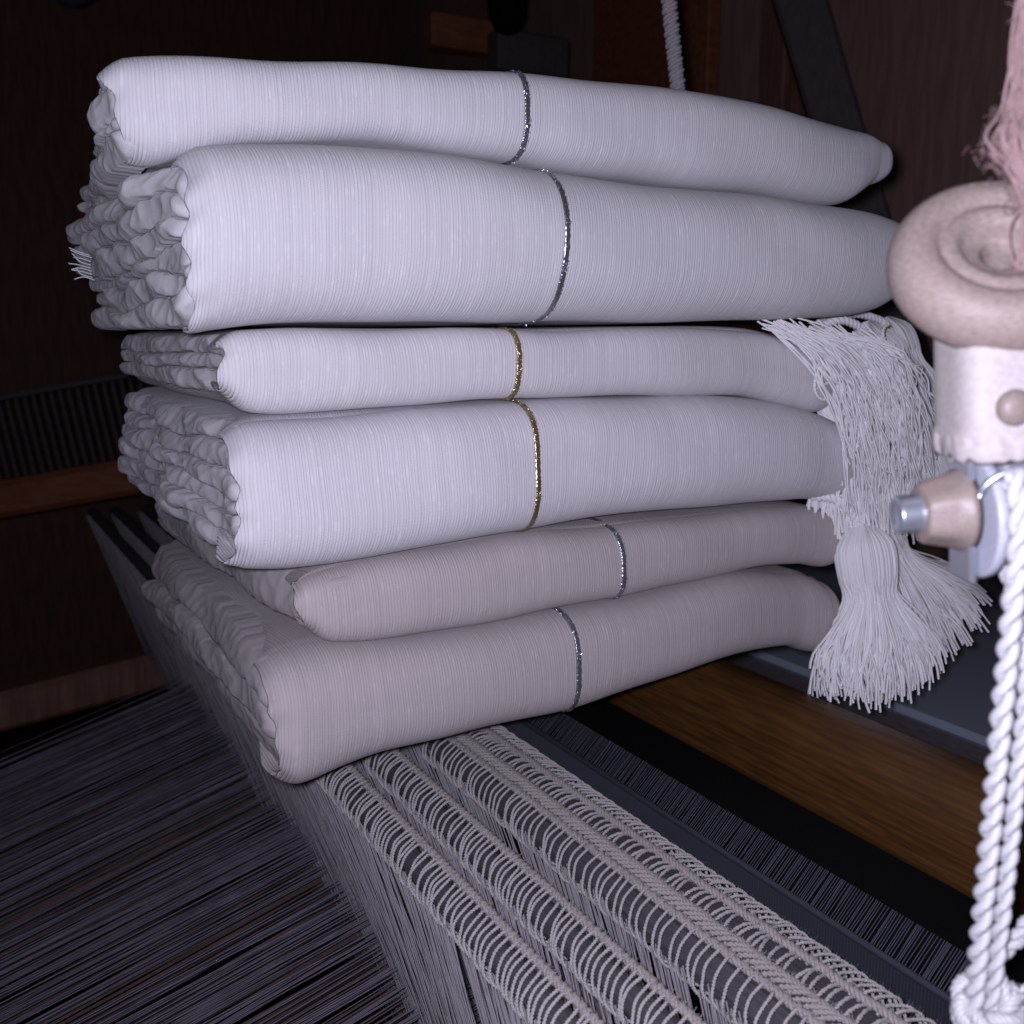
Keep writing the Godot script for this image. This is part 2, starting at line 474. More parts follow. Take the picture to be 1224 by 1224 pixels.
func inner_fold(i: int, l: int, layers: int) -> ArrayMesh:
	var s: Array = ROLLS[i]
	var yt := minf(along(s[1], roll_xl), along(s[1], roll_xl + 0.03)) - 0.0016
	var yb := maxf(along(s[2], roll_xl), along(s[2], roll_xl + 0.03)) + 0.0016
	var h0 := (yt - yb) * 0.5
	var yc := (yt + yb) * 0.5
	var nose := minf(h0 * 1.05, 0.052)
	var nz := 230
	var nt := 22
	var p := PackedVector3Array()
	var uv := PackedVector2Array()
	var ph := rng.randf() * 100.0
	var own := rng.randf_range(-0.003, 0.003)
	for k in nz:
		var f := float(k) / (nz - 1)
		var z: float = s[0] - 0.006 - f * (DEEP - 0.014)
		var e := clampf((z - (s[0] - nose)) / nose, 0.0, 1.0)
		var squeeze := sqrt(maxf(0.03, 1.0 - e * e))
		var back := clampf((s[0] - 0.05 - z) / 0.3, 0.0, 1.0)
		var h := h0 * squeeze
		var y0 := crease(i, l, layers, z, yc, h)
		var y1 := crease(i, l + 1, layers, z, yc, h)
		var bulge := 0.0052 * (1.0 + 1.2 * noise_b.get_noise_2d(z * (180.0 if i < 4 else 90.0), ph))
		for j in nt:
			var u := float(j) / (nt - 1)
			var y := lerpf(y0, y1, u)
			var arch := pow(maxf(0.0, 1.0 - pow(absf(u * 2.0 - 1.0), 2.6)), 0.5)
			var rel := clampf((y - yc) / maxf(h0, 0.001), -1.0, 1.0)
			var x := roll_xl + 0.012 + own + (PUSH[i] + 0.003) * back + 0.007 * noise.get_noise_3d(z * 90.0, y * 120.0, i * 20.0)
			x -= 0.010 * (1.0 - rel * rel) * minf(1.0, h0 / 0.04)
			x -= bulge * arch
			if i == 1: x -= 0.020 * smoothstep(-0.2, 1.0, rel) * clampf((s[0] - 0.03 - z) / 0.06, 0.0, 1.0)
			# folded-over wrinkles: sharp little ridges that run slantwise across the fold
			var wz := z * 150.0 + y * 260.0 + ph
			x -= (0.0042 if i < 4 else 0.0020) * (0.5 - absf(noise_b.get_noise_2d(wz, y * 210.0 + ph * 2.0)) * 1.6) * (0.35 + 0.65 * arch)
			x -= 0.0009 * (0.5 - absf(noise_b.get_noise_2d(wz * 2.4, y * 900.0 - z * 500.0)) * 1.7) * arch
			if u < 0.02 or u > 0.98: x += 0.014
			if k < 9: x += 0.011 * pow(1.0 - k / 9.0, 2.2)
			p.append(Vector3(x, y + 0.0012 * noise.get_noise_2d(z * 900.0, y * 600.0), z))
			uv.append(Vector2(z / 0.4, 0.09 * u / 0.2))
	var mb := MB.new()
	mb.grid(p, nz, nt, uv)
	return mb.mesh()

func stripe(i: int, x0: float) -> ArrayMesh:
	var mb := MB.new()
	var n := 240
	var cols := 8
	var wide := 0.0046
	var p := PackedVector3Array()
	for k in n:
		var a := 0.20 + 0.60 * k / (n - 1)
		for c in cols:
			var x := x0 + (float(c) / (cols - 1) - 0.5) * wide + 0.0005 * noise.get_noise_1d(k * 6.0)
			p.append(roll_point(i, x, a, -0.0003 if c == 0 or c == cols - 1 else 0.0004 + 0.0005 * rng.randf()))
	mb.grid(p, n, cols)
	# glinting facets of the foil thread
	for k in 420:
		var a := rng.randf_range(0.21, 0.79)
		var x := x0 + rng.randf_range(-0.5, 0.5) * wide
		var q := roll_point(i, x, a, 0.0008)
		var d := Vector3(rng.randfn(), rng.randfn(), rng.randfn() * 0.3).normalized() * 0.0009
		var e := Vector3(rng.randfn(), rng.randfn(), rng.randfn() * 0.3).normalized() * 0.0006
		mb.tri(q - d, q + d, q + e)
	return mb.mesh()

# ---------------------------------------------------------------- tassels
func tassel(parent: Node3D, top: Vector3, tip: Vector3, fan: Vector3, head: float, strands: int, root: Vector3, r := 0.00115) -> void:
	var o := Node3D.new()
	o.name = numbered("tassel", parent)
	parent.add_child(o, true)
	var axis := (tip - top).normalized()
	var side := (fan - axis * fan.dot(axis)).normalized()
	var front := axis.cross(side)
	var length := top.distance_to(tip)
	var spread := fan.length()
	var mb := MB.new()
	for k in strands:
		var a := rng.randf() * TAU
		var d := side * cos(a) + front * sin(a)
		var rr := sqrt(rng.randf())
		var l := length * rng.randf_range(0.90, 1.04)
		var u := cos(a) * rr
		# strands that lean far out hang shorter, so that the skirt ends in an arc
		l *= 1.0 - 0.16 * u * u
		var w := Vector3(rng.randfn(), rng.randfn(), rng.randfn()) * 0.0022
		var w2 := Vector3(rng.randfn(), rng.randfn(), rng.randfn()) * 0.003
		var hd := head * (0.75 + 0.25 * rr)
		var end := side * u * spread + front * sin(a) * rr * spread * 0.45
		var keys := [
			top + d * head * 0.15,
			top + axis * head * 0.8 + d * hd * 0.95,
			top + axis * head * 1.9 + d * hd,
			top + axis * head * 2.8 + d * hd * 0.84 + w * 0.7,
			top + axis * lerpf(head * 3.0, l, 0.40) + d * hd * 0.8 + end * 0.38 + w,
			top + axis * lerpf(head * 3.0, l, 0.75) + end * 0.78 + d * hd * 0.4 + w2,
			top + axis * l + end + w2 * 1.6,
		]
		mb.tube(smooth_path(keys, 0.009), r * rng.randf_range(0.8, 1.15), 4, true)
	stuff(put("strands", mb.mesh(), M.tassel, o))
	# wound neck
	var nb := MB.new()
	var ring := PackedVector3Array()
	for k in 90:
		var a := TAU * k / 18.0
		ring.append(top + axis * (head * 2.75 + head * 0.55 * k / 90.0) + (side * cos(a) + front * sin(a)) * head * 0.82)
	nb.tube(ring, r * 1.1, 5)
	put("neck_binding", nb.mesh(), M.tassel, o)
	# the twisted cord that ties it to the cloth
	var cb := MB.new()
	twist(cb, smooth_path([root, root.lerp(top, 0.5) + Vector3(0, 0.006, 0.004), top + axis * head * 0.3], 0.0015), 2, 0.0021, 0.0021, 0.009, 6)
	put("hanging_cord", cb.mesh(), M.tassel, o)

func tangle(parent: Node3D, called: String, centre: Vector3, size: Vector3, count: int, r: float) -> void:
	var mb := MB.new()
	for k in count:
		var c := centre + Vector3(rng.randf_range(-1, 1) * size.x, rng.randf_range(-1, 1) * size.y, rng.randf_range(-1, 1) * size.z) * 0.5
		var rad := rng.randf_range(0.005, 0.013)
		var n := Vector3(rng.randfn() * 0.4, rng.randfn() * 0.4, 1.0).normalized()
		var u := n.cross(Vector3.UP).normalized()
		var v := n.cross(u)
		var keys := []
		var a0 := rng.randf() * TAU
		var sweep := rng.randf_range(2.5, 7.0)
		for q in 9:
			var a := a0 + sweep * q / 8.0
			keys.append(c + (u * cos(a) * 1.3 + v * sin(a)) * rad * (1.0 - 0.05 * q) + n * 0.002 * q * 0.4 + Vector3(0, -0.0018 * q, 0))
		twist(mb, smooth_path(keys, 0.0016), 2, r * 0.7, r * 0.75, 0.007, 5, a0)
	put(called, mb.mesh(), M.tassel, parent)

# unspun ends that spill off the third shawl's right end
func loose_fringe(parent: Node3D) -> void:
	var mb := MB.new()
	for k in 190:
		var f := rng.randf()
		var a := Vector3(lerpf(0.560, 0.655, f) + rng.randfn() * 0.004, 1.288 - 0.012 * f + rng.randfn() * 0.003, -0.618 + 0.020 * f + rng.randfn() * 0.004)
		var end := Vector3(lerpf(0.622, 0.715, f) + rng.randfn() * 0.008, lerpf(1.225, 1.125, rng.randf()), -0.584 + rng.randfn() * 0.005)
		var keys := []
		for q in 8:
			var g := q / 7.0
			var c := a.lerp(end, g)
			c.x += 0.012 * sin(PI * g) * (1.0 - f * 0.5)
			c.z += 0.020 * sin(PI * sqrt(g))
			c += Vector3(noise_b.get_noise_2d(g * 60.0, k * 37.0), noise_b.get_noise_2d(g * 60.0, k * 37.0 + 900.0), 0.6 * noise_b.get_noise_2d(g * 60.0, k * 37.0 + 1800.0)) * 0.0055
			keys.append(c)
		mb.tube(smooth_path(keys, 0.005), rng.randf_range(0.0007, 0.0011), 4, true)
	stuff(put("loose_fringe", mb.mesh(), M.tassel, parent))

# ---------------------------------------------------------------- the loom
func lean(z: float) -> Vector3:
	var f := clampf((-z - 0.35) / 0.40, 0.0, 1.0)
	return Vector3(lerpf(0.06, 0.33, f), -1.0, 0.30).normalized()

func loop_mesh(side: float, reach: float, drop: float, hang: float, v: int) -> ArrayMesh:
	var j := func() -> float: return rng.randfn() * 0.0006
	var flat_top := side > 0.0
	var keys := [
		Vector3(side * -0.002, -0.0015, 0.0), Vector3(side * 0.002 + j.call(), 0.0018, 0.0004), Vector3(side * reach * 0.35, 0.0012 + j.call(), 0.0012 + j.call()),
		Vector3(side * reach * 0.72, -0.0006 if flat_top else -0.0022, 0.0024 + j.call()), Vector3(side * reach * 0.94 + j.call(), -0.0050 if flat_top else -0.0078, 0.004), Vector3(side * reach, -drop, 0.0065 + j.call())]
	if hang > 0.0:
		var d := Vector3(0.16, -1.0, 0.30).normalized()
		keys.append(Vector3(side * (reach - 0.0030), -drop, 0.0065) + d * hang)
		keys.append(Vector3(side * (reach - 0.0120), -drop - 0.004, 0.0080) + d * hang)
	var mb := MB.new()
	twist(mb, smooth_path(keys, 0.0011), 2, 0.00052, 0.00062, 0.0034, 4, v * 1.7)
	return mb.mesh()

func knot_mesh() -> ArrayMesh:
	var mb := MB.new()
	var ring := PackedVector3Array()
	for k in 15:
		var a := TAU * k / 7.0
		ring.append(Vector3(0.0019 * cos(a), 0.0016 * sin(a) + 0.0006, 0.0022 * (k / 15.0 - 0.5)))
	mb.tube(ring, 0.0007, 4)
	return mb.mesh()

func ridge(parent: Node3D, x: float, y: float, z0: float, z1: float, r: float) -> void:
	var mb := MB.new()
	var path := PackedVector3Array()
	var n := int((z1 - z0) / 0.0013)
	for k in n:
		var z := lerpf(z0, z1, float(k) / (n - 1))
		path.append(Vector3(x + 0.0007 * noise.get_noise_1d(z * 900.0), y + 0.0006 * noise.get_noise_1d(z * 1100.0 + 77.0), z))
	twist(mb, path, 3, r * 0.62, r * 0.60, 0.010, 5)
	# stray fibres
	for k in int((z1 - z0) / 0.0004):
		var c := path[rng.randi() % n] + Vector3(rng.randfn() * r * 0.5, rng.randf() * r, 0)
		var d := Vector3(rng.randfn(), rng.randfn() * 0.7 + 0.3, rng.randfn()).normalized()
		var e := Vector3(rng.randfn(), rng.randfn(), rng.randfn()).normalized()
		mb.tube(PackedVector3Array([c, c + d * 0.0016, c + d * 0.0026 + e * 0.0012]), 0.00016, 3, false)
	put("ridge_cord", mb.mesh(), M.ridge, parent)

func strings(parent: Node3D, x: float, z0: float, z1: float, step: float, y0: float, length: float, sd: float) -> void:
	var mb := MB.new()
	var z := z0
	while z < z1:
		z += step * rng.randf_range(0.45, 1.6)
		if noise_b.get_noise_2d(z * 1500.0, sd) < -0.22: continue
		var d := lean(z)
		var top := Vector3(x + rng.randfn() * 0.0022, y0, z)
		var e := Vector3(rng.randfn() * 0.006, 0, rng.randfn() * 0.007)
		mb.tube(PackedVector3Array([top, top + d * length * 0.4 + e * 0.5, top + d * length + e]), 0.00058, 3, false)
	stuff(put("hanging_strings", mb.mesh(), M.string, parent))

func heddles() -> void:
	var rows := [[0.245, 0.965, "front heddle shaft with cord loops over it, the one nearest the loose warp"], [0.286, 0.965, "middle heddle shaft with cord loops, between two other looped shafts"], [0.333, 0.966, "wide rear heddle shaft laced with cord in a herringbone, beside the reed"]]
	var variants := []
	for v in 5: variants.append(loop_mesh(-1.0, 0.0175, 0.0145, 0.006, v))
	var right := []
	for v in 4: right.append(loop_mesh(1.0, 0.0205, 0.015, 0.0, v))
	var kn := knot_mesh()
	for n in rows.size():
		var x: float = rows[n][0]
		var y: float = rows[n][1]
		var t: Node3D = thing("heddle_shaft", rows[n][2], "heddle shaft", Vector3.ZERO, "looped heddle shafts under the shawls")
		var mb := MB.new()
		if n < 2:
			mb.tube(PackedVector3Array([Vector3(x - 0.007, y - 0.0105, -2.05), Vector3(x - 0.007, y - 0.0105, -1.0), Vector3(x - 0.007, y - 0.0105, -0.12)]), 0.0082, 14)
			put("shaft_bar", mb.mesh(), M.lath, t)
		else:
			mb.box(Vector3(x + 0.0195, y - 0.0150, -1.085), Vector3(0.0620, 0.024, 1.93), 0.009)
			put("shaft_bar", mb.mesh(), M.lath, t)
		ridge(t, x, y + 0.0005, -0.76, -0.20, 0.0022)
		var z := -0.735
		while z < -0.225:
			z += rng.randf_range(0.0046, 0.0066) * (1.0 if n < 2 else 1.25)
			if rng.randf() < 0.05: z += 0.003
			var at := Transform3D(Basis(Vector3.UP, rng.randfn() * 0.06), Vector3(x + rng.randfn() * 0.0005, y, z))
			put("cord_loop", variants[rng.randi() % 5], M.cord, t, at)
			if true:
				put("knot", kn, M.ridge, t, Transform3D(Basis(), Vector3(x, y + 0.0006, z)))
		strings(t, x - 0.0165, -2.03, -0.20, 0.0018, y - 0.0115, 0.31, n * 40.0)
		strings(t, x - 0.0100, -2.03, -0.20, 0.0024, y - 0.0150, 0.31, n * 40.0 + 20.0)
		if n == 2:
			# lacing across the lath: slanted cords, then rungs, then loops over its far edge
			ridge(t, x + 0.0150, y - 0.0010, -0.76, -0.20, 0.0017)
			ridge(t, x + 0.0335, y + 0.0006, -0.76, -0.20, 0.0022)
			var hb := MB.new()
			twist(hb, PackedVector3Array(range(13).map(func(k): return Vector3(0.0145 * k / 12.0, 0.0014 * sin(PI * k / 12.0) - 0.0006, 0.0085 * k / 12.0))), 2, 0.0008, 0.00095, 0.005, 5)
			var hatch := hb.mesh()
			var rb := MB.new()
			twist(rb, PackedVector3Array(range(13).map(func(k): return Vector3(0.0175 * k / 12.0, 0.0020 * sin(PI * k / 12.0), -0.0030 * k / 12.0))), 2, 0.0006, 0.00075, 0.0042, 5)
			var rung := rb.mesh()
			z = -0.735
			while z < -0.225:
				z += rng.randf_range(0.0050, 0.0066)
				put("slanted_lace", hatch, M.ridge, t, Transform3D(Basis(Vector3.UP, rng.randfn() * 0.05), Vector3(x + 0.001, y - 0.001, z)))
				put("lace_rung", rung, M.cord, t, Transform3D(Basis(Vector3.UP, rng.randfn() * 0.12), Vector3(x + 0.0155, y - 0.0008, z + rng.randfn() * 0.0006)))
				put("edge_loop", right[rng.randi() % 4], M.cord, t, Transform3D(Basis(Vector3.UP, rng.randfn() * 0.07), Vector3(x + 0.0335, y, z)))

func warp() -> void:
	# the warp rises from low on the left through the heddles and on to the breast beam
	var mb := MB.new()
	var z := -1.45
	while z < -0.10:
		var dense := noise_b.get_noise_1d(z * 260.0)
		z += 0.0016 * rng.randf_range(0.3, 1.3) * (1.0 + 1.8 * clampf(0.1 - dense * 3.0, 0.0, 1.6) + 6.0 * clampf(noise_b.get_noise_1d(z * 700.0 + 40.0) - 0.20, 0.0, 0.4))
		var tier := rng.randi() % 4
		var dy := (tier - 1.5) * 0.011 + rng.randfn() * 0.003
		var z0 := z + 0.03 * noise.get_noise_2d(z * 30.0, 4.0) + rng.randfn() * 0.012
		var pts := PackedVector3Array()
		var shift := rng.randfn() * 0.004
		for k in 5:
			var x := lerpf(-0.42, 0.300, k / 4.0)
			if k > 0 and k < 4: z0 += rng.randfn() * 0.0016
			pts.append(Vector3(x, 0.800 + (x - 0.24) * 0.30 + dy * (1.0 - k * 0.12), lerpf(z0 - 0.10 * 0.2, z + shift, k / 4.0)))
		mb.tube(pts, rng.randf_range(0.00045, 0.00085), 3, false)
	var o := put("warp_threads", mb.mesh(), M.warp)
	tag(o, "dark sheet of grey warp threads running up to the heddles", "warp threads", "", "stuff")
	var lb := MB.new()
	z = -1.5
	while z < -0.10:
		z += 0.0022 * rng.randf_range(0.3, 1.7)
		var dy := rng.randfn() * 0.004 - 0.045
		var zz := z + rng.randfn() * 0.012
		lb.tube(PackedVector3Array([Vector3(-0.42, 0.602 + dy, zz), Vector3(-0.05, 0.713 + dy, (zz + z) * 0.5), Vector3(0.300, 0.818 + dy, z)]), rng.randf_range(0.0006, 0.0011), 3, false)
	var lo := put("lower_warp_threads", lb.mesh(), M.low_warp)
	tag(lo, "dark brownish lower layer of warp threads seen between the grey ones", "warp threads", "", "stuff")
	var fb := MB.new()
	z = -0.86
	while z < -0.16:
		z += 0.0017 * rng.randf_range(0.5, 1.5)
		var dy := rng.randfn() * 0.0025
		fb.tube(PackedVector3Array([Vector3(0.365, 0.905 + dy, z), Vector3(0.41, 0.918 + dy * 0.6, z), Vector3(0.452, 0.9585, z)]), 0.00042, 3, false)
	var q := put("warp_threads", fb.mesh(), M.reed)
	tag(q, "fine dark blue warp threads between herringbone shaft and beam", "warp threads", "", "stuff")

func loom_frame() -> void:
	var t: Node3D = thing("reed", "thin bluish reed standing between the laced shaft and the wooden beam", "reed", Vector3.ZERO)
	var mb := MB.new()
	mb.tube(PackedVector3Array([Vector3(0.425, 0.948, -1.4), Vector3(0.425, 0.948, -0.7), Vector3(0.425, 0.948, -0.1)]), 0.0022, 10)
	put("top_rail", mb.mesh(), M.reed, t)
	var db := MB.new()
	var z := -0.95
	while z < -0.12:
		z += 0.0022
		db.box(Vector3(0.425, 0.890, z), Vector3(0.0030, 0.115, 0.0003), 0.0001)
	stuff(put("dents", db.mesh(), M.reed, t))
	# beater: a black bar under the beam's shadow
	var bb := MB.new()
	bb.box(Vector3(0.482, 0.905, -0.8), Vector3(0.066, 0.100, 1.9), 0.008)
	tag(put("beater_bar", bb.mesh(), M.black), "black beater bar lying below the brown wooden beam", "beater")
	# breast beam
	var wb := MB.new()
	var ring := PackedVector3Array()
	var prof := PackedVector2Array()
	for c in [[0.602, 0.974, 0.016, 0.0], [0.592, 0.956, 0.036, 90.0], [0.570, 0.930, 0.015, 180.0], [0.605, 0.927, 0.012, 270.0]]:
		for k in 8:
			var a := deg_to_rad(c[3] + 90.0 * k / 7.0)
			prof.append(Vector2(c[0] + c[2] * cos(a), c[1] + c[2] * sin(a)))
	for zz in [-1.65, -1.2, -0.8, -0.4, -0.05]:
		for q in prof: ring.append(Vector3(q.x, q.y, zz))
	wb.grid(ring, 5, prof.size(), PackedVector2Array(), true)
	tag(put("breast_beam", wb.mesh(), M.beam), "brown varnished wooden beam with rounded edge under the beige shawls", "loom beam")
	# weaver's bench under a blue-grey cloth
	var bn := thing("bench", "flat bench with a blue grey cloth top beyond the wooden beam", "bench", Vector3(1.15, 0, -0.75))
	var sb := MB.new()
	sb.box(Vector3(0, 0.894, 0), Vector3(0.60, 0.012, 1.30), 0.005)
	put("cloth_top", sb.mesh(), M.bench, bn)
	var eb := MB.new()
	eb.box(Vector3(0, 0.843, 0), Vector3(0.585, 0.088, 1.28), 0.006)
	put("side_board", eb.mesh(), M.bench_side, bn)
	for lx in [-0.25, 0.25]:
		for lz in [-0.58, 0.58]:
			var lb := MB.new()
			lb.box(Vector3(lx, 0.40, lz), Vector3(0.06, 0.80, 0.06), 0.005)
			put("leg", lb.mesh(), M.bench_side, bn)
	# a bit of black twine at the far end of the heddles
	var tb := MB.new()
	twist(tb, smooth_path([Vector3(0.205, 1.070, -0.985), Vector3(0.188, 1.052, -0.975), Vector3(0.176, 1.030, -0.968)], 0.002), 2, 0.004, 0.0045, 0.02, 6)
	tag(put("twine_tie", tb.mesh(), M.black), "short black twine tie at the stack's lower back corner", "twine")

# ---------------------------------------------------------------- the pulley that hangs close by
const PULLEY_AT := Vector3(0.3035, 1.272, -0.2209)

func pulley() -> void:
	var t: Node3D = thing("hanging_pulley", "pale turned wooden pulley block with steel sheave, hanging in front of the tassels", "pulley", PULLEY_AT)
	t.rotation = Vector3(0, deg_to_rad(-28.878), deg_to_rad(5.0))
	# the turned collar tips towards the room
	var mb := MB.new()
	var prof := PackedVector2Array()
	for q in [[6, -14], [5.6, -4], [6.2, 0.5], [8, 2.2], [11.5, 2.8], [13.2, 4.0], [14.2, 5.8], [16.2, 6.8], [18.4, 6.2], [19.6, 5.4], [20.6, 5.6], [22.0, 7.2], [24.5, 8.2], [28.5, 8.0], [31.0, 6.6], [33.2, 3.8], [34.6, 0.6], [35.2, -2.6], [34.9, -3.6], [35.3, -5.0], [34.6, -9.6], [32.4, -13.4], [28.6, -15.6], [22, -16.2], [12, -16.2], [6, -16.0]]:
		prof.append(Vector2(q[0], q[1]) * 0.001)
	mb.lathe(prof, 72, Transform3D(Basis(Vector3.RIGHT, deg_to_rad(46.0)) * Basis(Vector3.BACK, 0.06), Vector3(0.0, 0.0325, -0.002)).scaled_local(Vector3(0.965, 0.9, 0.965)))
	put("turned_collar", mb.mesh(), M.pale_wood, t)
	# the painted block below it: a rounded square, with a chipped lower lip
	var bb := MB.new()
	var p := PackedVector3Array()
	var heights := [0.016, 0.010, 0.0, -0.010, -0.020, -0.0215, -0.0225, -0.0235, -0.027, -0.0300, -0.0315, -0.0315]
	var widths := [0.0180, 0.0180, 0.0180, 0.0180, 0.0181, 0.0185, 0.0190, 0.0193, 0.0194, 0.0192, 0.0183, 0.0120]
	for k in heights.size():
		for j in 64:
			var a := TAU * j / 64
			var c := Vector2(cos(a), sin(a))
			var rr := 1.0 / pow(pow(absf(c.x), 4.0) + pow(absf(c.y), 4.0), 0.25)
			var chip := 0.0
			if k >= 7: chip = 0.0022 * maxf(0.0, noise_b.get_noise_2d(j * 14.0, 3.0) - 0.1)
			p.append(Vector3(c.x * rr * (widths[k] - chip), heights[k] + (0.0 if k < 8 else 0.0035 * maxf(0.0, noise_b.get_noise_2d(j * 9.0, 70.0))), c.y * rr * (widths[k] - chip) - 0.002))
	bb.grid(p, heights.size(), 64, PackedVector2Array(), true)
	put("block", bb.mesh(), M.paint, t)
	var sb := MB.new()
	sb.lathe(PackedVector2Array([Vector2(0.0058, -0.001), Vector2(0.0058, 0.0008), Vector2(0.0052, 0.0024), Vector2(0.0036, 0.0034), Vector2(0.0014, 0.0038), Vector2(0.0001, 0.0038)]), 28, Transform3D(Basis(Vector3.RIGHT, PI / 2), Vector3(-0.0043, -0.0140, 0.0160)))
	put("screw_head", sb.mesh(), M.copper, t)
	# sheave on a sideways axle
	var turn := Basis(Vector3.BACK, PI / 2)
	var wb := MB.new()
	var sp := PackedVector2Array()
	for q in [[3, -13.5], [19.5, -13.5], [20.6, -12.9], [20.6, -10.6], [19.6, -9.8], [17.6, -8.6], [17.0, -6], [17.0, 6], [17.6, 8.6], [19.6, 9.8], [20.6, 10.6], [20.6, 12.9], [19.5, 13.5], [3, 13.5]]:
		sp.append(Vector2(q[0], -q[1]) * 0.001)
	wb.lathe(sp, 64, Transform3D(turn, Vector3(0.0022, -0.0505, 0)))
	put("sheave", wb.mesh(), M.sheave, t)
	for sx in [-0.0142, 0.0180]:
		var cb := MB.new()
		cb.box(Vector3(sx, -0.046, 0), Vector3(0.0026, 0.052, 0.018), 0.0012)
		put("cheek_strap", cb.mesh(), M.steel, t)
	# a bent steel band under the block's lip
	var ab := MB.new()
	var arc := PackedVector3Array()
	for k in 21:
		var a := PI * k / 20.0
		arc.append(Vector3(0.0022 - 0.0180 * cos(a), -0.0410 + 0.0095 * sin(a), 0.0165 + 0.004 * sin(a)))
	ab.tube(arc, 0.0011, 8)
	put("steel_band", ab.mesh(), M.steel, t)
	var nb := MB.new()
	var ring := PackedVector3Array()
	for q in [[-0.0285, 0.0060], [-0.0285, 0.0088], [-0.0275, 0.0096], [-0.0205, 0.0112], [-0.0180, 0.0122], [-0.0160, 0.0136], [-0.0134, 0.0142], [-0.0134, 0.004]]:
		for k in 36:
			var a := TAU * k / 36
			var hexa: float = 1.0 / cos(fposmod(a, PI / 3) - PI / 6)
			var rr: float = q[1] * lerpf(minf(hexa, 1.10), 1.0, clampf((q[0] + 0.0205) / 0.005, 0.0, 1.0))
			ring.append(Vector3(q[0], -0.0480 + rr * cos(a), rr * sin(a)))
	nb.grid(ring, 8, 36, PackedVector2Array(), true)
	put("axle_nut", nb.mesh(), M.copper, t)
	var ob := MB.new()
	ob.lathe(PackedVector2Array([Vector2(0.0001, 0.0352), Vector2(0.0040, 0.0352), Vector2(0.0044, 0.0362), Vector2(0.0058, 0.0362), Vector2(0.0064, 0.0354), Vector2(0.0064, 0.020)]), 32, Transform3D(turn, Vector3(0, -0.0480, 0)))
	put("bolt_end", ob.mesh(), M.steel, t)

